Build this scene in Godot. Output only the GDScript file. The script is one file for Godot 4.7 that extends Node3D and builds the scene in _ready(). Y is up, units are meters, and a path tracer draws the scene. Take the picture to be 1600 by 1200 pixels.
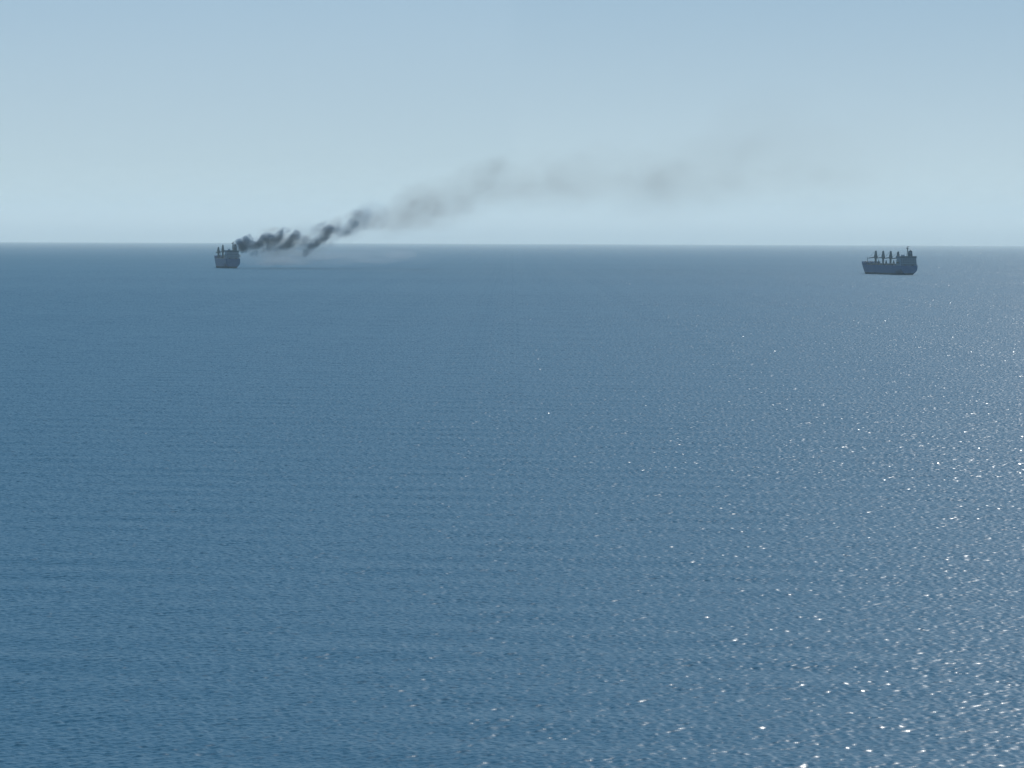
extends Node3D

# Two geared bulk carriers on an open sea, seen with a long lens from a coastal height of 64.5 m.
# x right, y up, -z out to sea; metres. The sea follows the curve of the earth (radius with refraction below).

const EARTH := 7400000.0
const CELLS := 512          # wave tile: CELLS x CELLS quads
const TILE := 128.0         # metres a side

var rng := RandomNumberGenerator.new()
var counts := {}
var mat := {}
var fogs := {}

# ---------------------------------------------------------------- helpers

func drop(x: float, z: float) -> float:
	return -(x * x + z * z) / (2.0 * EARTH)

func paint(called: String, linear: Color, rough := 0.55, metal := 0.0) -> StandardMaterial3D:
	var m := StandardMaterial3D.new()
	m.resource_name = called
	m.albedo_color = linear.linear_to_srgb()
	m.roughness = rough
	m.metallic = metal
	return m

func weathered(called: String, a: Color, b: Color, scale: float, rough := 0.6) -> StandardMaterial3D:
	var n := FastNoiseLite.new()
	n.seed = called.hash() % 10000
	n.noise_type = FastNoiseLite.TYPE_SIMPLEX_SMOOTH
	n.frequency = 0.02
	n.fractal_octaves = 5
	var g := Gradient.new()
	g.set_color(0, a.linear_to_srgb())
	g.set_color(1, b.linear_to_srgb())
	var t := NoiseTexture2D.new()
	t.width = 256
	t.height = 256
	t.seamless = true
	t.noise = n
	t.color_ramp = g
	var m := StandardMaterial3D.new()
	m.resource_name = called
	m.albedo_texture = t
	m.roughness = rough
	m.uv1_triplanar = true
	m.uv1_scale = Vector3.ONE * scale
	return m

func begin() -> SurfaceTool:
	var st := SurfaceTool.new()
	st.begin(Mesh.PRIMITIVE_TRIANGLES)
	st.set_smooth_group(-1)
	return st

func quad(st: SurfaceTool, a: Vector3, b: Vector3, c: Vector3, d: Vector3) -> void:
	for p in [a, b, c, a, c, d]:
		st.add_vertex(p)

func box(st: SurfaceTool, lo: Vector3, hi: Vector3) -> void:
	prism(st, lo, hi, Vector2.ZERO)

# a box whose top is drawn in by inset.x and inset.y metres on each side
func prism(st: SurfaceTool, lo: Vector3, hi: Vector3, inset: Vector2) -> void:
	var b := [Vector3(lo.x, lo.y, lo.z), Vector3(hi.x, lo.y, lo.z), Vector3(hi.x, lo.y, hi.z), Vector3(lo.x, lo.y, hi.z)]
	var t := [Vector3(lo.x + inset.x, hi.y, lo.z + inset.y), Vector3(hi.x - inset.x, hi.y, lo.z + inset.y), Vector3(hi.x - inset.x, hi.y, hi.z - inset.y), Vector3(lo.x + inset.x, hi.y, hi.z - inset.y)]
	for k in 4:
		var n := (k + 1) % 4
		quad(st, b[k], t[k], t[n], b[n])
	quad(st, t[0], t[3], t[2], t[1])
	quad(st, b[0], b[1], b[2], b[3])

# a straight round bar from a to b, radius ra at a and rb at b
func bar(st: SurfaceTool, a: Vector3, b: Vector3, ra: float, rb: float, sides := 10) -> void:
	var d := (b - a).normalized()
	var u := d.cross(Vector3.RIGHT if absf(d.x) < 0.8 else Vector3.UP).normalized()
	var w := d.cross(u)
	for k in sides:
		var p := TAU * k / sides
		var q := TAU * (k + 1) / sides
		var e := u * cos(p) + w * sin(p)
		var f := u * cos(q) + w * sin(q)
		quad(st, a + e * ra, a + f * ra, b + f * rb, b + e * rb)
		for v in [b, b + e * rb, b + f * rb, a, a + f * ra, a + e * ra]:
			st.add_vertex(v)

func obj(called: String, st: SurfaceTool, m: Material, parent: Node) -> MeshInstance3D:
	st.generate_normals()
	var o := MeshInstance3D.new()
	o.name = called
	o.mesh = st.commit()
	o.material_override = null
	for s in o.mesh.get_surface_count():
		o.mesh.surface_set_material(s, m)
	parent.add_child(o, true)
	return o

func tag(o: Node, label: String, category: String, group := "", kind := "") -> void:
	o.set_meta("label", label)
	if category:
		o.set_meta("category", category)
	if group:
		o.set_meta("group", group)
	if kind:
		o.set_meta("kind", kind)

# ---------------------------------------------------------------- waves

func fft(re: PackedFloat32Array, im: PackedFloat32Array, co: PackedFloat32Array, si: PackedFloat32Array, rev: PackedInt32Array, n: int) -> void:
	for i in n:
		var j := rev[i]
		if j > i:
			var t := re[i]
			re[i] = re[j]
			re[j] = t
			t = im[i]
			im[i] = im[j]
			im[j] = t
	var half := 1
	while half < n:
		var step := n / (2 * half)
		for k in half:
			var c := co[k * step]
			var s := si[k * step]
			var i := k
			while i < n:
				var j := i + half
				var xr := re[j] * c - im[j] * s
				var xi := re[j] * s + im[j] * c
				re[j] = re[i] - xr
				im[j] = im[i] - xi
				re[i] += xr
				im[i] += xi
				i += 2 * half
		half *= 2

# Two independent periodic wave fields (the real and the imaginary part of one random spectrum), scaled to the wanted slope.
func wave_fields(slope: float) -> Array:
	var n := CELLS
	var co := PackedFloat32Array()
	var si := PackedFloat32Array()
	var rev := PackedInt32Array()
	co.resize(n / 2)
	si.resize(n / 2)
	rev.resize(n)
	for k in n / 2:
		co[k] = cos(TAU * k / n)
		si[k] = sin(TAU * k / n)
	var bits := int(round(log(n) / log(2)))
	for i in n:
		var r := 0
		for b in bits:
			if i & (1 << b):
				r |= 1 << (bits - 1 - b)
		rev[i] = r
	var wind := Vector2(0.80, 0.60)
	var peak := TAU / WAVE_PEAK
	var rows_re := []
	var rows_im := []
	var total := 0.0
	var swell := []
	var swell_total := 0.0
	for j in n:
		var re := PackedFloat32Array()
		var im := PackedFloat32Array()
		re.resize(n)
		im.resize(n)
		var kz := TAU / TILE * (j if j < n / 2 else j - n)
		for i in n:
			var kx := TAU / TILE * (i if i < n / 2 else i - n)
			var k := sqrt(kx * kx + kz * kz)
			if k < 0.12 or k > TAU / 0.5:
				continue
			var along := absf(kx * wind.x + kz * wind.y) / k
			var spread := 0.30 + 0.70 * along * along
			var q := peak / k
			# slope spectrum that rises to the peak and falls slowly towards ripples
			var amp := exp(-0.6 * q * q) * pow(k, -2.0) * spread
			var g := rng.randfn() * amp
			var h := rng.randfn() * amp
			re[i] = g
			im[i] = h
			total += 0.5 * (g * g + h * h) * k * k
			# a low swell of about 28 m running in towards the coast
			var away := (k - TAU / 28.0) / 0.05
			if absf(away) < 2.5:
				var low := exp(-away * away) * pow(absf(kz) / k, 4.0)
				var e := [j, i, rng.randfn() * low, rng.randfn() * low]
				swell.append(e)
				swell_total += 0.5 * (e[2] * e[2] + e[3] * e[3]) * k * k
		rows_re.append(re)
		rows_im.append(im)
	var scale := slope / sqrt(total)
	var lift := SWELL_SLOPE / sqrt(swell_total) / scale
	for e in swell:
		rows_re[e[0]][e[1]] += e[2] * lift
		rows_im[e[0]][e[1]] += e[3] * lift
	for j in n:
		fft(rows_re[j], rows_im[j], co, si, rev, n)
	var a := PackedFloat32Array()
	var b := PackedFloat32Array()
	a.resize(n * n)
	b.resize(n * n)
	var cr := PackedFloat32Array()
	var ci := PackedFloat32Array()
	cr.resize(n)
	ci.resize(n)
	for i in n:
		for j in n:
			cr[j] = rows_re[j][i]
			ci[j] = rows_im[j][i]
		fft(cr, ci, co, si, rev, n)
		for j in n:
			a[j * n + i] = cr[j] * scale
			b[j * n + i] = ci[j] * scale
	return [a, b]

# Variant tiles share the border of the first field, so that any two can lie side by side.
func tile_mesh(edge: PackedFloat32Array, inner: PackedFloat32Array, shift: int, m: Material) -> ArrayMesh:
	var n := CELLS
	var h := PackedFloat32Array()
	h.resize(n * n)
	var band := 40.0
	for j in n:
		var dj := minf(j, n - j)
		for i in n:
			var at := j * n + i
			var d := minf(minf(i, n - i), dj) - 3.0
			if d <= 0.0 or edge == inner and shift == 0:
				h[at] = edge[at]
			else:
				var t := smoothstep(0.0, band, d)
				h[at] = edge[at] * cos(t * PI / 2) + inner[((j + shift) % n) * n + (i + shift) % n] * sin(t * PI / 2)
	var side := n + 1
	var v := PackedVector3Array()
	var nn := PackedVector3Array()
	v.resize(side * side)
	nn.resize(side * side)
	var cell := TILE / n
	for j in side:
		var j0 := (j % n) * n
		var ja := ((j + n - 1) % n) * n
		var jb := ((j + 1) % n) * n
		for i in side:
			var i0 := i % n
			v[j * side + i] = Vector3(i * cell - TILE / 2, h[j0 + i0], j * cell - TILE / 2)
			nn[j * side + i] = Vector3(h[j0 + (i + n - 1) % n] - h[j0 + (i + 1) % n], 2.0 * cell, h[ja + i0] - h[jb + i0]).normalized()
	var idx := PackedInt32Array()
	idx.resize(n * n * 6)
	var w := 0
	for j in n:
		for i in n:
			var p := j * side + i
			idx[w] = p
			idx[w + 1] = p + 1
			idx[w + 2] = p + side + 1
			idx[w + 3] = p
			idx[w + 4] = p + side + 1
			idx[w + 5] = p + side
			w += 6
	var arrays := []
	arrays.resize(Mesh.ARRAY_MAX)
	arrays[Mesh.ARRAY_VERTEX] = v
	arrays[Mesh.ARRAY_NORMAL] = nn
	arrays[Mesh.ARRAY_INDEX] = idx
	var mesh := ArrayMesh.new()
	mesh.add_surface_from_arrays(Mesh.PRIMITIVE_TRIANGLES, arrays)
	mesh.surface_set_material(0, m)
	return mesh

const WAVE_PEAK := 3.0
const WAVE_SLOPE := 0.195
const SWELL_SLOPE := 0.018

func build_sea() -> void:
	var water := StandardMaterial3D.new()
	water.resource_name = "sea water"
	water.albedo_color = Color(0.003, 0.043, 0.078).linear_to_srgb()
	water.roughness = 0.29
	water.metallic_specular = 0.36

	# the whole sea as one sheet to past the horizon, just below the wave troughs
	var st := begin()
	var rings := [0.0, 200.0, 500.0, 1000.0, 2000.0, 4000.0, 8000.0, 13000.0, 19000.0, 25000.0, 32000.0, 40000.0]
	for r in rings.size() - 1:
		for k in 96:
			var q := []
			for e in [[r, k], [r + 1, k], [r + 1, k + 1], [r, k + 1]]:
				var p: float = TAU * e[1] / 96.0
				var x: float = rings[e[0]] * cos(p)
				var z: float = rings[e[0]] * sin(p)
				q.append(Vector3(x, drop(x, z) - 1.6, z))
			quad(st, q[0], q[1], q[2], q[3])
	var sheet := obj("sea", st, water, self)
	sheet.set_meta("kind", "structure")
	sheet.set_meta("label", "open blue sea reaching to the horizon")

	var f := wave_fields(WAVE_SLOPE)
	var meshes := [tile_mesh(f[0], f[0], 0, water), tile_mesh(f[0], f[1], 0, water), tile_mesh(f[0], f[0], CELLS / 2, water)]
	var gust := FastNoiseLite.new()
	gust.seed = 11
	gust.frequency = 1.0
	gust.fractal_octaves = 3
	var spots := [[], [], []]
	var z := -330.0
	while z > -32500.0:
		var reach := 0.17 * absf(z) + 260.0
		var nx := int(ceil(reach / TILE))
		for i in range(-nx, nx + 1):
			var x := i * TILE
			# wind patches hundreds of metres deep and kilometres long ruffle the sea more or less
			var puff := 1.0 + 0.13 * gust.get_noise_2d(x / 2200.0, z / 700.0)
			var up := Vector3(x / EARTH, 1.0, z / EARTH)
			var basis := Basis(Vector3(1, drop(x + 0.5, z) - drop(x - 0.5, z), 0), Vector3.UP * puff, Vector3(0, drop(x, z + 0.5) - drop(x, z - 0.5), 1))
			spots[rng.randi() % 3].append(Transform3D(basis, Vector3(x, drop(x, z), z)))
		z -= TILE
	for k in 3:
		var mm := MultiMesh.new()
		mm.transform_format = MultiMesh.TRANSFORM_3D
		mm.mesh = meshes[k]
		mm.instance_count = spots[k].size()
		for i in spots[k].size():
			mm.set_instance_transform(i, spots[k][i])
		var o := MultiMeshInstance3D.new()
		o.name = "sea_water" if k == 0 else "sea_water_%03d" % k
		o.multimesh = mm
		o.set_meta("kind", "structure")
		o.set_meta("label", "wind-ruffled blue water of the open sea")
		add_child(o)

# ---------------------------------------------------------------- ships (bow towards -z, origin amidships on the waterline)

var LONG := 190.0          # the ship being built: length, half breadth, height of the weather deck above water
var HALF := 16.0
var DECK := 14.2

# half breadth of the hull at s metres from the stern and height y
func breadth(s: float, y: float) -> float:
	var up := clampf((y + 3.0) / (DECK + 3.0), 0.0, 1.0)
	var stem := LONG - 7.0 * (1.0 - up) * (1.0 - 0.3 * up)
	var b := HALF
	var run := 30.0 + 16.0 * (1.0 - up)
	if s > stem - run:
		var t := clampf((s - stem + run) / run, 0.0, 1.0)
		b *= pow(1.0 - pow(t, 2.2 - 0.5 * (1.0 - up)), 0.75)
	var tuck := clampf((y - 1.0) / 6.5, 0.0, 1.0)
	var floor_b := lerpf(0.40, 1.0, pow(tuck, 0.6))
	if s < 34.0:
		b *= lerpf(floor_b, 1.0, smoothstep(0.0, 34.0, s)) * lerpf(0.95, 1.0, smoothstep(0.0, 20.0, s))
	return b

func stations() -> Array:
	var out := []
	for k in 9:
		out.append(34.0 * k / 8.0)
	for k in range(1, 7):
		out.append(34.0 + (LONG - 90.0) * k / 6.0)
	for k in range(1, 19):
		out.append(LONG - 56.0 + 56.0 * (1.0 - pow(1.0 - k / 18.0, 1.4)))
	return out

func stem_at(y: float) -> float:
	var up := clampf((y + 3.0) / (DECK + 3.0), 0.0, 1.0)
	return LONG - 7.0 * (1.0 - up) * (1.0 - 0.3 * up)

func hull_band(st: SurfaceTool, levels: Array, out: float) -> void:
	var ss := stations()
	for side in [-1.0, 1.0]:
		for l in levels.size() - 1:
			for k in ss.size() - 1:
				var q := []
				for e in [[k, l], [k, l + 1], [k + 1, l + 1], [k + 1, l]]:
					var y: float = levels[e[1]]
					var s: float = minf(ss[e[0]], stem_at(y))
					var b := breadth(ss[e[0]] if ss[e[0]] < LONG else LONG, y) if ss[e[0]] < stem_at(y) else 0.0
					q.append(Vector3(side * (b + out), y, LONG / 2 - s - (out if b == 0.0 else 0.0)))
				if side > 0:
					quad(st, q[0], q[1], q[2], q[3])
				else:
					quad(st, q[3], q[2], q[1], q[0])
	for l in levels.size() - 1:
		var y0: float = levels[l]
		var y1: float = levels[l + 1]
		var z := LONG / 2 + out
		quad(st, Vector3(-breadth(0, y0) - out, y0, z), Vector3(-breadth(0, y1) - out, y1, z), Vector3(breadth(0, y1) + out, y1, z), Vector3(breadth(0, y0) + out, y0, z))

func build_ship(d: Dictionary) -> Node3D:
	LONG = d.long
	HALF = d.half
	DECK = d.deck
	var hull_paint: Material = d.hull
	var house_paint: Material = mat.house
	var ship := Node3D.new()
	ship.name = "cargo_ship" if not counts.has("ship") else "cargo_ship_001"
	counts["ship"] = true
	add_child(ship)
	ship.position = d.at
	ship.rotation_degrees.y = d.turn
	tag(ship, d.label, "ship", "bulk carriers out at sea")
	var end := LONG / 2
	var fore := LONG - 26.0

	# hull
	var st := begin()
	hull_band(st, [-3.0, 0.0, 2.0, 4.0, 6.0, 9.0, 12.0, DECK], 0.0)
	var hull := obj("hull", st, hull_paint, ship)
	st = begin()
	hull_band(st, [-2.0, 0.0, 1.4, 2.6], 0.05)
	obj("boot_topping", st, mat.boot, hull)
	st = begin()
	var ss := stations()
	for k in ss.size() - 1:
		var b0 := breadth(ss[k], DECK) if ss[k] < LONG else 0.0
		var b1 := breadth(ss[k + 1], DECK) if ss[k + 1] < LONG else 0.0
		quad(st, Vector3(-b0, DECK - 0.05, end - ss[k]), Vector3(-b1, DECK - 0.05, end - ss[k + 1]), Vector3(b1, DECK - 0.05, end - ss[k + 1]), Vector3(b0, DECK - 0.05, end - ss[k]))
	obj("deck", st, mat.deck, ship)
	# raised forecastle with flared bulwark
	st = begin()
	var fs := [0.0, 4.0, 8.0, 12.0, 16.0, 20.0, 23.0, 25.0, 26.6]
	for k in fs.size() - 1:
		var a0: float = fore + fs[k]
		var a1: float = fore + fs[k + 1]
		var b0 := breadth(minf(a0, LONG - 0.1), DECK) + 0.02
		var b1 := breadth(minf(a1, LONG - 0.1), DECK) + 0.02 if k < fs.size() - 2 else 0.0
		for side in [-1.0, 1.0]:
			var q := [Vector3(side * b0, DECK, end - a0), Vector3(side * (b0 + 0.5), DECK + 4.6 + 0.02 * k, end - a0 - 0.4), Vector3(side * (b1 + 0.5 * float(b1 > 0)), DECK + 4.6 + 0.02 * k, end - a1 - 0.4), Vector3(side * b1, DECK, end - a1)]
			if side > 0:
				quad(st, q[0], q[1], q[2], q[3])
			else:
				quad(st, q[3], q[2], q[1], q[0])
		quad(st, Vector3(-b0, DECK + 3.2, end - a0), Vector3(-b1, DECK + 3.2, end - a1), Vector3(b1, DECK + 3.2, end - a1), Vector3(b0, DECK + 3.2, end - a0))
	var bb := breadth(fore, DECK)
	quad(st, Vector3(-bb, DECK, end - fore), Vector3(-bb, DECK + 3.3, end - fore), Vector3(bb, DECK + 3.3, end - fore), Vector3(bb, DECK, end - fore))
	var fc := obj("forecastle", st, hull_paint, ship)
	for s in [-1.0, 1.0]:
		st = begin()
		bar(st, Vector3(s * 4.0 - 1.2, DECK + 4.2, end - fore - 12.0), Vector3(s * 4.0 + 1.2, DECK + 4.2, end - fore - 12.0), 1.0, 1.0)
		box(st, Vector3(s * 4.0 - 1.6, DECK + 3.15, end - fore - 11.6), Vector3(s * 4.0 + 1.6, DECK + 3.6, end - fore - 10.0))
		obj("windlass", st, mat.gear, fc)

	# foremast
	st = begin()
	bar(st, Vector3(0, DECK + 3.1, end - fore - 17.0), Vector3(0, DECK + 11.5, end - fore - 17.0), 0.5, 0.3)
	var fm := obj("foremast", st, mat.gear, ship)
	st = begin()
	box(st, Vector3(-1.6, DECK + 8.6, end - fore - 17.2), Vector3(1.6, DECK + 8.9, end - fore - 16.8))
	obj("crosstree", st, mat.gear, fm)

	# hatches, each a coaming and a cover of two panels
	for h in d.hatches:
		st = begin()
		var hw := HALF * 0.6
		box(st, Vector3(-hw, DECK - 0.1, end - h[1]), Vector3(hw, DECK + 1.6, end - h[0]))
		var coam := obj("hatch_coaming", st, mat.deck, ship)
		for k in 2:
			st = begin()
			var m: float = (h[0] + h[1]) / 2
			var lo: float = end - (h[1] if k == 0 else m - 0.15)
			var hi: float = end - (m + 0.15 if k == 0 else h[0])
			prism(st, Vector3(-hw - 0.3, DECK + 1.62, lo), Vector3(hw + 0.3, DECK + 2.5, hi), Vector2(0.25, 0.25))
			obj("hatch_cover", st, mat.hatch, coam)

	# deck cranes, jibs laid forward at rest
	for k in d.cranes.size():
		var z: float = end - d.cranes[k][0]
		var x: float = d.cranes[k][1]
		var top: float = d.cranes[k][2]
		var waist := top * 0.45
		st = begin()
		bar(st, Vector3(x, DECK - 0.1, z), Vector3(x, DECK + waist - 0.8, z), 1.7, 1.55, 16)
		bar(st, Vector3(x, DECK + waist - 0.8, z), Vector3(x, DECK + waist, z), 1.55, 2.1, 16)
		var crane := obj("crane", st, mat.gear, ship)
		st = begin()
		prism(st, Vector3(x - 1.9, DECK + waist, z - 2.0), Vector3(x + 1.9, DECK + top * 0.72, z + 2.2), Vector2(0.15, 0.2))
		prism(st, Vector3(x - 1.75, DECK + top * 0.72, z - 1.2), Vector3(x + 1.75, DECK + top, z + 1.9), Vector2(0.8, 0.9))
		obj("slewing_tower", st, mat.gear, crane)
		st = begin()
		box(st, Vector3(x + 1.95, DECK + waist + 0.8, z - 2.6), Vector3(x + 3.3, DECK + waist + 3.4, z - 0.4))
		obj("operator_cab", st, mat.gear, crane)
		# a twin-beam jib with cross ties
		st = begin()
		var foot := Vector3(x, DECK + waist + 1.4, z - 2.2)
		var tip := Vector3(x, DECK + waist - 0.2, z - 27.2)
		for s in [-1.0, 1.0]:
			bar(st, foot + Vector3(s * 1.3, 0, 0), tip + Vector3(s * 0.5, 0, 0), 0.42, 0.28, 8)
			bar(st, foot + Vector3(s * 1.3, 1.1, 0), tip + Vector3(s * 0.5, 0.6, 0), 0.2, 0.15, 8)
		for t in 8:
			var f0 := (t + 0.5) / 8.0
			var p := foot.lerp(tip, f0)
			var hw := lerpf(1.3, 0.5, f0)
			bar(st, p + Vector3(-hw, 0, 0), p + Vector3(hw, 0, 0), 0.15, 0.15, 6)
		obj("jib", st, mat.gear, crane)
		st = begin()
		for s in [-1.0, 1.0]:
			bar(st, Vector3(x + s * 0.6, DECK + top - 0.3, z - 0.2), tip + Vector3(s * 0.4, 0.5, 0.6), 0.08, 0.08, 6)
		obj("hoist_wire", st, mat.gear, crane)
		# jib rest and cargo grab standing on deck abaft the crane
		if k < d.cranes.size() - 1:
			st = begin()
			var g := Vector3(x - 1.0, DECK, z + 5.6 + 8.0)
			bar(st, g + Vector3(0, 5.6, 0), g + Vector3(0, 8.0, 0), 0.7, 0.4)
			prism(st, g + Vector3(-1.5, 1.8, -1.3), g + Vector3(1.5, 5.6, 1.3), Vector2(0.7, 0.6))
			prism(st, g + Vector3(-1.9, -0.05, -1.6), g + Vector3(1.9, 1.8, 1.6), Vector2(0.2, 0.2))
			obj("cargo_grab", st, mat.gear, ship)

	# accommodation: tiers with overhanging decks, open poop deck aft at the sides
	var y := DECK - 0.05
	var w: float = d.house
	var hf: float = d.house_front
	st = begin()
	for t in d.tiers:
		box(st, Vector3(-w + 0.15 * t, y, end - hf + 0.5 * t), Vector3(w - 0.15 * t, y + 2.55, end - 2.6 - 0.3 * t))
		box(st, Vector3(-w - 0.35, y + 2.55, end - hf - 0.3 + 0.5 * t), Vector3(w + 0.35, y + 2.75, end - 1.6))
		y += 2.75
	var house := obj("accommodation_block", st, house_paint, ship)
	y = DECK - 0.05
	for t in d.tiers:
		for k in 9:
			var x: float = (k - 4) * w / 4.8
			for f in [0, 1]:
				st = begin()
				var zz: float = end - 2.6 - 0.3 * t if f == 0 else end - hf + 0.5 * t
				box(st, Vector3(x - 0.45, y + 1.0, zz - 0.03), Vector3(x + 0.45, y + 1.9, zz + 0.03))
				obj("window", st, mat.glass, house)
		y += 2.75
	# wheelhouse with closed wings out to the ship's side
	w = d.bridge
	st = begin()
	box(st, Vector3(-w, y, end - hf + 2.0), Vector3(w, y + 2.9, end - 4.5))
	box(st, Vector3(-w - 0.4, y + 2.9, end - hf + 1.5), Vector3(w + 0.4, y + 3.2, end - 4.1))
	var bridge := obj("bridge", st, mat.trim, ship)
	for f in [0, 1]:
		for k in 12:
			st = begin()
			var x: float = (k - 5.5) * w / 6.4
			var zz: float = end - hf + 2.0 if f == 0 else end - 4.5
			box(st, Vector3(x - w * 0.065, y + 1.2, zz - 0.04), Vector3(x + w * 0.065, y + 2.4, zz + 0.04))
			obj("window", st, mat.glass, bridge)
	# locker on the monkey island
	st = begin()
	prism(st, Vector3(-w * 0.5, y + 3.15, end - hf + 4.0), Vector3(-w * 0.16, y + 5.2, end - hf + 8.0), Vector2(0.2, 0.2))
	obj("locker", st, house_paint, ship)
	# radar mast
	st = begin()
	var mz := end - hf + 8.0
	var mx: float = d.mast_x
	var mh: float = d.mast
	for s in [-1.0, 1.0]:
		bar(st, Vector3(mx + s * 1.2, y + 3.1, mz), Vector3(mx + s * 0.35, y + mh - 3.0, mz), 0.45, 0.35, 8)
	bar(st, Vector3(mx, y + 3.1, mz + 1.8), Vector3(mx, y + mh - 3.0, mz), 0.4, 0.3, 8)
	bar(st, Vector3(mx, y + mh - 3.2, mz), Vector3(mx, y + mh, mz), 0.5, 0.25, 8)
	var mast := obj("radar_mast", st, mat.gear, ship)
	st = begin()
	prism(st, Vector3(mx - 2.2, y + mh - 4.0, mz - 0.9), Vector3(mx + 2.2, y + mh - 3.4, mz + 0.9), Vector2(0.1, 0.1))
	obj("crosstree", st, mat.gear, mast)
	for e in [[-1.0, -2.9, 1.6], [0.9, -0.9, 1.7]]:
		st = begin()
		box(st, Vector3(mx + e[0] - e[2], y + mh + e[1], mz - 0.3), Vector3(mx + e[0] + e[2], y + mh + e[1] + 0.7, mz + 0.2))
		bar(st, Vector3(mx + e[0], y + mh + e[1] - 0.6, mz - 0.1), Vector3(mx + e[0], y + mh + e[1], mz - 0.1), 0.3, 0.3, 8)
		obj("radar_scanner", st, mat.gear, mast)
	# funnel abaft the mast
	var fx: float = d.funnel_x
	var ft: float = d.funnel_top
	st = begin()
	prism(st, Vector3(fx - 2.5, y + 3.15, end - 10.5), Vector3(fx + 2.5, DECK + ft, end - 5.0), Vector2(0.5, 0.8))
	var funnel := obj("funnel", st, mat.funnel, ship)
	st = begin()
	prism(st, Vector3(fx - 2.3, DECK + ft - 3.8, end - 10.1), Vector3(fx + 2.3, DECK + ft - 2.0, end - 5.4), Vector2(0.13, 0.2))
	obj("funnel_band", st, mat.trim, funnel)
	for e in [[-0.9, -7.4, 1.6], [0.9, -8.2, 1.2], [0.2, -6.4, 1.0]]:
		st = begin()
		bar(st, Vector3(fx + e[0], DECK + ft - 0.1, end + e[1]), Vector3(fx + e[0], DECK + ft + e[2], end + e[1] + 0.5), 0.5, 0.45, 10)
		obj("exhaust_pipe", st, mat.boot, funnel)
	# lifeboats on davits each side of the house
	for s in [-1.0, 1.0]:
		var dv: MeshInstance3D
		for e in [8.0, 14.0]:
			st = begin()
			bar(st, Vector3(s * (w - 0.6), DECK + 5.4, end - e), Vector3(s * (HALF - 0.4), DECK + 7.4, end - e), 0.2, 0.2, 6)
			bar(st, Vector3(s * (HALF - 0.4), DECK - 0.1, end - e), Vector3(s * (HALF - 0.4), DECK + 7.4, end - e), 0.2, 0.2, 6)
			dv = obj("davit", st, mat.gear, ship)
		st = begin()
		var la := Vector3(s * (HALF + 0.6), DECK + 4.6, end - 7.4)
		var lb := Vector3(s * (HALF + 0.6), DECK + 4.6, end - 14.6)
		bar(st, la, la.lerp(lb, 0.2), 0.4, 1.1, 12)
		bar(st, la.lerp(lb, 0.2), la.lerp(lb, 0.8), 1.1, 1.1, 12)
		bar(st, la.lerp(lb, 0.8), lb, 1.1, 0.4, 12)
		obj("lifeboat", st, mat.lifeboat, ship)
	# poop bulwark and rail
	st = begin()
	var pw := breadth(0.0, DECK) - 0.1
	for k in 12:
		var x := -pw + 2.0 * pw * k / 11.0
		bar(st, Vector3(x, DECK - 0.1, end - 0.3), Vector3(x, DECK + 1.2, end - 0.3), 0.07, 0.07, 5)
	for h in [0.6, 1.2]:
		bar(st, Vector3(-pw, DECK + h, end - 0.3), Vector3(pw, DECK + h, end - 0.3), 0.06, 0.06, 5)
	obj("stern_railing", st, mat.gear, ship)
	st = begin()
	for s in [-1.0, 1.0]:
		bar(st, Vector3(s * pw * 0.45 - 1.0, DECK + 1.0, end - 1.5), Vector3(s * pw * 0.45 + 1.0, DECK + 1.0, end - 1.5), 0.75, 0.75, 12)
		box(st, Vector3(s * pw * 0.45 - 1.5, DECK - 0.1, end - 2.3), Vector3(s * pw * 0.45 + 1.5, DECK + 0.3, end - 0.6))
		obj("mooring_winch", st, mat.gear, ship)
		st = begin()
	# rudder under the counter
	box(st, Vector3(-0.5, -3.0, end - 4.5), Vector3(0.5, 1.2, end - 0.8))
	obj("rudder", st, mat.boot, ship)
	return ship

# ---------------------------------------------------------------- smoke

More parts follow.
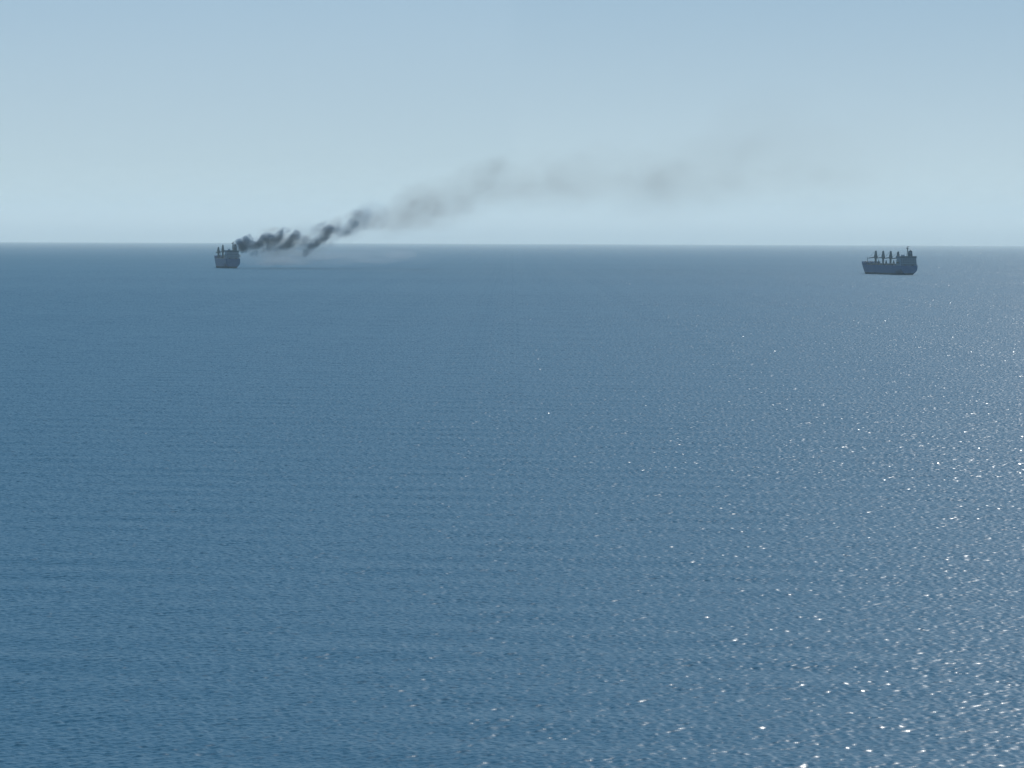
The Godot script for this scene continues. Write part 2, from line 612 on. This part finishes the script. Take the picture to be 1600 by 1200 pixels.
func build_smoke() -> void:
	var smoke := Node3D.new()
	smoke.name = "smoke"
	add_child(smoke)
	tag(smoke, "dark funnel smoke drifting right from the end-on ship and thinning into the sky", "smoke", "", "stuff")
	smoke.position = Vector3(-484, drop(-484, -5870), -5870)
	# lumps along the plume, metres from the smoking ship's waterline: x, y, half width, half height, tilt (degrees), optical depth, pieces, tone
	var lumps := [
		[20.9, 38.4, 9.4, 10.4, 30, 1.80, 5, 0],
		[29.6, 40.6, 10.6, 11.7, 25, 1.70, 5, 0],
		[35.1, 48.3, 7.0, 7.8, 40, 1.20, 4, 0],
		[31.8, 31.9, 9.4, 6.5, 5, 0.90, 4, 0],
		[41.6, 37.4, 11.7, 6.5, 15, 0.80, 4, 0],
		[49.2, 37.4, 11.7, 6.5, 20, 1.10, 5, 0],
		[60.1, 45.1, 15.3, 7.8, 48, 1.60, 7, 0],
		[64.4, 53.8, 9.4, 6.5, 20, 1.20, 4, 0],
		[76.4, 47.3, 9.4, 9.1, 60, 1.00, 4, 0],
		[84.0, 50.6, 15.3, 7.8, 50, 1.50, 5, 0],
		[97.0, 40.9, 12.9, 7.8, 20, 1.30, 5, 0],
		[110.1, 47.5, 16.4, 9.1, 50, 1.50, 6, 0],
		[116.6, 56.2, 8.2, 7.8, 60, 0.90, 4, 0],
		[95.9, 63.7, 11.7, 5.2, 10, 0.40, 3, 0],
		[47.0, 24.4, 9.4, 6.5, 30, 0.40, 3, 0],
		[76.4, 36.5, 21.1, 7.8, 10, 0.50, 4, 0],
		[70.9, 61.4, 21.1, 6.5, 15, 0.30, 3, 1],
		[129.6, 42.1, 14.1, 11.7, 35, 0.45, 4, 0],
		[138.3, 32.3, 10.6, 7.8, 50, 0.80, 4, 0],
		[149.2, 44.3, 15.3, 7.8, 52, 1.10, 5, 0],
		[165.5, 57.5, 14.1, 9.1, 55, 1.25, 5, 0],
		[172.0, 66.2, 8.2, 7.8, 60, 0.80, 4, 0],
		[154.6, 68.3, 16.4, 6.5, 20, 0.35, 3, 0],
		[179.6, 55.3, 16.4, 11.7, 40, 0.35, 3, 0],
		[197.0, 61.9, 14.1, 9.1, 10, 0.75, 5, 0],
		[207.9, 67.4, 17.6, 11.7, 20, 0.55, 4, 0],
		[223.1, 80.5, 18.8, 14.3, 40, 0.45, 5, 0],
		[229.6, 93.6, 15.3, 10.4, 0, 0.31, 3, 0],
		[214.4, 90.2, 16.4, 7.8, 20, 0.28, 3, 1],
		[255.7, 75.2, 19.6, 10.9, 20, 0.12, 3, 1],
		[288.3, 80.7, 28.3, 17.4, 10, 0.11, 4, 1],
		[318.8, 101.5, 23.9, 15.2, 20, 0.17, 5, 1],
		[336.2, 112.4, 28.3, 15.2, 20, 0.13, 5, 1],
		[355.7, 99.5, 21.7, 13.0, 0, 0.12, 4, 1],
		[321.0, 80.9, 34.8, 14.1, 10, 0.08, 3, 1],
		[380.7, 106.1, 32.6, 15.2, 15, 0.09, 4, 1],
		[413.3, 124.7, 39.1, 20.7, 25, 0.06, 4, 1],
		[442.7, 160.7, 28.3, 23.9, 40, 0.09, 5, 1],
		[460.1, 179.2, 19.6, 16.3, 20, 0.07, 4, 1],
		[438.3, 138.9, 27.2, 14.1, 10, 0.10, 4, 1],
		[484.0, 135.8, 41.3, 17.4, 10, 0.07, 4, 1],
		[538.4, 139.3, 37.0, 18.5, 10, 0.08, 5, 1],
		[562.3, 161.1, 28.3, 18.5, 30, 0.07, 4, 1],
		[598.1, 141.7, 50.0, 21.7, 5, 0.07, 4, 1],
		[636.2, 141.8, 54.4, 26.1, 8, 0.04, 3, 1],
		[690.5, 147.5, 58.7, 26.1, 10, 0.06, 4, 1],
		[739.4, 131.3, 45.7, 26.1, -20, 0.08, 5, 1],
		[761.2, 164.0, 47.8, 23.9, 10, 0.07, 4, 1],
		[821.0, 142.5, 58.7, 26.1, 0, 0.05, 4, 1],
		[880.8, 202.5, 60.9, 29.3, 20, 0.04, 4, 1],
		[907.9, 224.4, 54.4, 21.7, 30, 0.03, 3, 1],
		[973.1, 159.4, 58.7, 23.9, 5, 0.04, 3, 1],
		[864.5, 153.6, 58.7, 23.9, 0, 0.03, 3, 1],
		[1060.1, 165.2, 58.7, 23.9, 0, 0.02, 2, 1],
		[84.0, 48.4, 47.0, 17.0, 18, 0.28, 3, 1],
		[157.9, 55.2, 42.3, 19.6, 30, 0.26, 3, 1],
		[223.1, 75.1, 44.6, 23.5, 30, 0.18, 3, 1],
		[119.9, 31.2, 47.0, 11.7, 5, 0.22, 3, 1],
		[55.7, 17.9, 37.0, 14.1, 0, 0.34, 3, 2],
		[98.1, 17.0, 50.0, 14.1, 0, 0.36, 3, 2],
		[157.9, 17.2, 60.9, 14.1, 0, 0.32, 3, 2],
		[223.1, 19.6, 71.7, 15.2, 0, 0.24, 3, 2],
		[288.3, 21.0, 71.7, 15.2, 0, 0.10, 2, 2],
		[18.8, 36.7, 9.6, 7.7, 7, 0.20, 0, 0],
		[25.3, 37.5, 9.7, 7.7, 14, 0.19, 0, 0],
		[32.3, 38.1, 14.2, 11.4, 9, 0.18, 0, 0],
		[39.9, 44.4, 13.5, 10.8, 11, 0.18, 0, 0],
		[48.1, 39.0, 12.7, 10.2, 27, 0.17, 0, 0],
		[56.8, 40.9, 17.0, 13.6, 31, 0.17, 0, 0],
		[66.0, 43.1, 17.7, 14.1, 26, 0.17, 0, 0],
		[75.6, 43.3, 18.1, 14.5, 32, 0.17, 0, 0],
		[85.8, 43.3, 19.8, 15.8, 18, 0.16, 0, 0],
		[96.4, 45.3, 17.9, 14.3, 6, 0.16, 0, 0],
		[107.4, 40.9, 18.1, 14.5, 23, 0.15, 0, 0],
		[118.6, 44.3, 19.2, 15.3, 14, 0.14, 0, 0],
		[130.1, 57.9, 22.5, 18.0, 27, 0.13, 0, 0],
		[142.1, 55.7, 20.5, 16.4, 16, 0.12, 0, 0],
		[154.6, 56.1, 22.0, 17.6, 24, 0.11, 0, 0],
		[167.1, 56.5, 24.0, 19.2, 18, 0.10, 0, 0],
		[179.7, 64.2, 18.4, 14.7, 30, 0.10, 0, 0],
		[192.6, 68.3, 22.1, 17.6, 25, 0.10, 0, 0],
		[205.4, 69.1, 26.8, 21.4, 34, 0.09, 0, 0],
		[217.6, 72.9, 24.4, 19.5, 36, 0.08, 0, 0],
		[230.3, 84.0, 22.8, 18.2, 16, 0.08, 0, 0],
		[245.0, 89.2, 29.0, 23.2, 5, 0.27, 0, 0],
		[260.6, 84.3, 22.6, 18.1, 18, 0.23, 0, 1],
		[276.8, 78.1, 32.0, 25.6, 28, 0.21, 0, 1],
		[293.2, 95.6, 33.0, 26.4, 37, 0.21, 0, 1],
		[310.5, 99.6, 45.1, 36.1, 43, 0.22, 0, 1],
		[328.9, 105.0, 45.2, 36.1, 14, 0.22, 0, 1],
		[349.2, 109.4, 51.0, 40.8, 26, 0.19, 0, 1],
		[370.5, 102.1, 44.4, 35.5, 28, 0.15, 0, 1],
		[390.4, 125.8, 44.9, 35.9, 36, 0.14, 0, 1],
		[410.8, 129.1, 50.3, 40.3, 55, 0.14, 0, 1],
		[432.3, 141.3, 51.1, 40.9, 31, 0.14, 0, 1],
		[456.5, 146.7, 46.6, 37.3, -1, 0.14, 0, 1],
		[483.5, 136.0, 50.1, 40.1, -7, 0.12, 0, 1],
		[509.8, 151.4, 62.7, 50.2, 6, 0.10, 0, 1],
		[536.1, 145.3, 47.6, 38.1, 8, 0.11, 0, 1],
		[563.9, 148.4, 63.9, 51.1, 9, 0.11, 0, 1],
		[593.4, 146.3, 57.7, 46.2, 22, 0.10, 0, 1],
		[624.6, 165.9, 57.9, 46.3, 7, 0.09, 0, 1],
		[657.6, 149.4, 82.6, 66.0, 9, 0.08, 0, 1],
		[692.1, 147.1, 65.9, 52.7, 7, 0.08, 0, 1],
		[727.8, 141.1, 68.2, 54.6, 19, 0.09, 0, 1],
		[763.8, 151.5, 88.1, 70.5, 23, 0.09, 0, 1],
		[800.9, 159.8, 76.0, 60.8, 22, 0.08, 0, 1],
		[840.2, 166.7, 80.5, 64.4, 18, 0.08, 0, 1],
		[882.1, 191.6, 105.1, 84.1, 31, 0.07, 0, 1],
		[925.1, 223.0, 109.1, 87.3, 6, 0.07, 0, 1],
		[970.1, 170.1, 102.4, 81.9, 9, 0.05, 0, 1],
		[1015.1, 172.8, 92.5, 74.0, 12, 0.04, 0, 1],
		[1060.7, 178.1, 106.0, 84.8, 26, 0.03, 0, 1],
		[1106.3, 201.7, 87.3, 69.8, 19, 0.03, 0, 1],
	]
	for l in lumps:
		var half := Vector2(l[2], l[3])
		var n: int = l[6]
		var turn := deg_to_rad(l[4])
		# one soft body and smaller ellipsoids scattered through the lump
		puff(smoke, l, Vector3.ZERO, Vector3(half.x * 1.15, half.y * 1.15, half.y * 1.15), turn, 0.40 * l[5] / (2.0 * half.y))
		for k in n:
			var p := Vector3(rng.randfn(0.0, 0.5), rng.randfn(0.0, 0.5), rng.randfn(0.0, 0.5)).limit_length(1.05)
			var s := rng.randf_range(0.5, 0.95) * (1.0 - 0.3 * p.length())
			var e := Vector3(half.x * s * rng.randf_range(0.75, 1.25), half.y * s * rng.randf_range(0.75, 1.25), half.y * s * rng.randf_range(0.8, 1.3))
			var c := Vector3(p.x * half.x, p.y * half.y, p.z * half.y).rotated(Vector3.BACK, turn)
			# about half of the pieces lie on one line of sight through the middle
			puff(smoke, l, c, e, turn + rng.randf_range(-0.5, 0.5), 0.70 * l[5] / (0.5 * n * 1.3 * half.y * 0.7))

func puff(smoke: Node3D, l: Array, c: Vector3, e: Vector3, turn: float, density: float) -> void:
	density = pow(2.0, round(log(density) / log(2.0) * 2.0) / 2.0)
	var tone: int = l[7]
	var key := "%d %f" % [tone, density]
	if not fogs.has(key):
		var m := FogMaterial.new()
		m.resource_name = ["sooty smoke", "thinned smoke", "pale drifting smoke"][tone]
		m.albedo = [Color(0.08, 0.17, 0.31), Color(0.33, 0.32, 0.32), Color(0.55, 0.64, 0.74)][tone].linear_to_srgb()
		m.density = density
		fogs[key] = m
	var v := FogVolume.new()
	v.name = "smoke_puff"
	v.shape = RenderingServer.FOG_VOLUME_SHAPE_ELLIPSOID
	v.size = e * 2.0
	v.material = fogs[key]
	v.position = Vector3(l[0], l[1], -0.10 * l[0]) + c
	v.rotation = Vector3(rng.randf_range(-0.4, 0.4), rng.randf_range(-0.6, 0.6), turn) if tone < 2 else Vector3(0, rng.randf_range(-0.3, 0.3), 0)
	smoke.add_child(v, true)

# sea haze lying on the water beyond the ships, thicker the farther out
func build_haze() -> void:
	var haze := Node3D.new()
	haze.name = "haze"
	add_child(haze)
	tag(haze, "pale sea haze lying on the water along the horizon", "haze", "", "stuff")
	for e in [[6600.0, 190.0, 0.000012], [8500.0, 240.0, 0.000014], [12000.0, 300.0, 0.000016]]:
		var m := FogMaterial.new()
		m.resource_name = "sea haze"
		m.albedo = Color(0.95, 0.99, 1.0)
		m.density = e[2]
		var v := FogVolume.new()
		v.name = "haze_bank"
		v.shape = RenderingServer.FOG_VOLUME_SHAPE_BOX
		v.size = Vector3(30000.0, 140.0 + e[1], 40000.0 - e[0])
		v.material = m
		v.position = Vector3(0, (e[1] - 140.0) / 2, -(40000.0 + e[0]) / 2)
		haze.add_child(v, true)

# ---------------------------------------------------------------- scene

func _ready() -> void:
	rng.seed = 20240

	var cam := Camera3D.new()
	cam.name = "camera"
	cam.fov = 2.0 * rad_to_deg(atan(600.0 / 5400.0))
	cam.near = 1.0
	cam.far = 60000.0
	cam.position = Vector3(0, 64.5, 0)
	cam.rotation = Vector3(-0.0447, 0, deg_to_rad(0.215))
	cam.current = true
	add_child(cam)

	var sky := ProceduralSkyMaterial.new()
	sky.sky_top_color = Color(0.108, 0.25, 0.425).linear_to_srgb()
	sky.sky_horizon_color = Color(0.415, 0.50, 0.53).linear_to_srgb()
	sky.sky_curve = 0.059
	sky.ground_horizon_color = sky.sky_horizon_color
	sky.ground_bottom_color = Color(0.05, 0.12, 0.20).linear_to_srgb()
	sky.ground_curve = 0.3
	sky.sun_angle_max = 20.0
	# a thin uneven veil of high cloud, drawn out along the horizon
	var veil := FastNoiseLite.new()
	veil.seed = 77
	veil.frequency = 0.012
	veil.fractal_octaves = 4
	var cover := veil.get_image(256, 1024)
	cover.convert(Image.FORMAT_RGB8)
	cover.resize(2048, 1024, Image.INTERPOLATE_CUBIC)
	sky.sky_cover = ImageTexture.create_from_image(cover)
	sky.sky_cover_modulate = Color(0.5, 0.5, 0.5, 0.14)
	var env := Environment.new()
	env.background_mode = Environment.BG_SKY
	env.sky = Sky.new()
	env.sky.sky_material = sky
	env.tonemap_mode = Environment.TONE_MAPPER_LINEAR
	env.tonemap_exposure = 1.35
	env.sdfgi_enabled = true
	env.ssao_enabled = true
	env.ssil_enabled = true
	env.fog_enabled = true
	env.fog_density = 0.000021
	env.fog_light_color = Color(0.85, 0.97, 1.0)
	env.volumetric_fog_enabled = true
	env.volumetric_fog_density = 0.0
	var world := WorldEnvironment.new()
	world.name = "world"
	world.environment = env
	add_child(world)

	var sun := DirectionalLight3D.new()
	sun.name = "sun"
	sun.light_color = Color(1.0, 0.985, 0.96)
	sun.light_energy = 1.6
	sun.light_angular_distance = 0.5
	sun.shadow_enabled = true
	# ahead and to the right, outside the frame: 29 degrees off the lens axis, 38 degrees up
	sun.rotation_degrees = Vector3(-38.0, 180.0 - 29.0, 0)
	add_child(sun)

	mat.hull_a = weathered("dark blue hull paint", Color(0.012, 0.060, 0.150), Color(0.022, 0.085, 0.190), 0.05)
	mat.hull_b = weathered("navy blue hull paint", Color(0.012, 0.058, 0.140), Color(0.022, 0.080, 0.175), 0.05)
	mat.house = weathered("weathered blue grey house paint", Color(0.13, 0.19, 0.26), Color(0.18, 0.24, 0.31), 0.08)
	mat.trim = weathered("dark bridge paint", Color(0.07, 0.11, 0.16), Color(0.09, 0.14, 0.19), 0.08)
	mat.boot = paint("black underwater paint", Color(0.012, 0.020, 0.030), 0.7)
	mat.deck = weathered("deck paint", Color(0.03, 0.05, 0.06), Color(0.05, 0.07, 0.08), 0.08)
	mat.hatch = weathered("hatch paint", Color(0.04, 0.06, 0.08), Color(0.06, 0.08, 0.10), 0.08)
	mat.gear = paint("dark grey crane paint", Color(0.055, 0.068, 0.080), 0.6)
	mat.funnel = paint("black blue funnel paint", Color(0.03, 0.045, 0.06), 0.55)
	mat.lifeboat = paint("grey lifeboat shell", Color(0.10, 0.10, 0.09), 0.5)
	mat.glass = paint("dark window glass", Color(0.01, 0.015, 0.02), 0.1)

	build_sea()
	build_ship({
		"label": "dark cargo ship seen from its quarter with four cranes in a row", "at": Vector3(574, drop(574, -5300), -5300), "turn": 17.9, "hull": mat.hull_a,
		"long": 165.0, "half": 14.2, "deck": 14.2, "cranes": [[125.0, 0.0, 21.6], [97.0, 0.0, 21.6], [69.0, 0.0, 21.4], [41.5, 0.0, 20.8]],
		"hatches": [[130.0, 138.0], [104.0, 118.0], [76.0, 90.0], [48.0, 62.0], [25.0, 35.0]], "house": 13.4, "house_front": 20.0, "tiers": 4, "bridge": 14.0, "funnel_x": 5.0, "funnel_top": 22.0, "mast_x": 2.4, "mast": 18.0})
	build_ship({
		"label": "dark cargo ship seen nearly end-on, pouring smoke from its funnel", "at": Vector3(-486, drop(-486, -5870), -5870), "turn": 14.2, "hull": mat.hull_b,
		"long": 140.0, "half": 12.7, "deck": 16.0, "cranes": [[108.0, -7.0, 19.0], [62.0, -7.0, 23.0]],
		"hatches": [[80.0, 100.0], [38.5, 54.0]], "house": 10.6, "house_front": 24.0, "tiers": 4, "bridge": 11.0, "funnel_x": 5.0, "funnel_top": 23.0, "mast_x": 2.5, "mast": 17.5})
	build_smoke()
	build_haze()
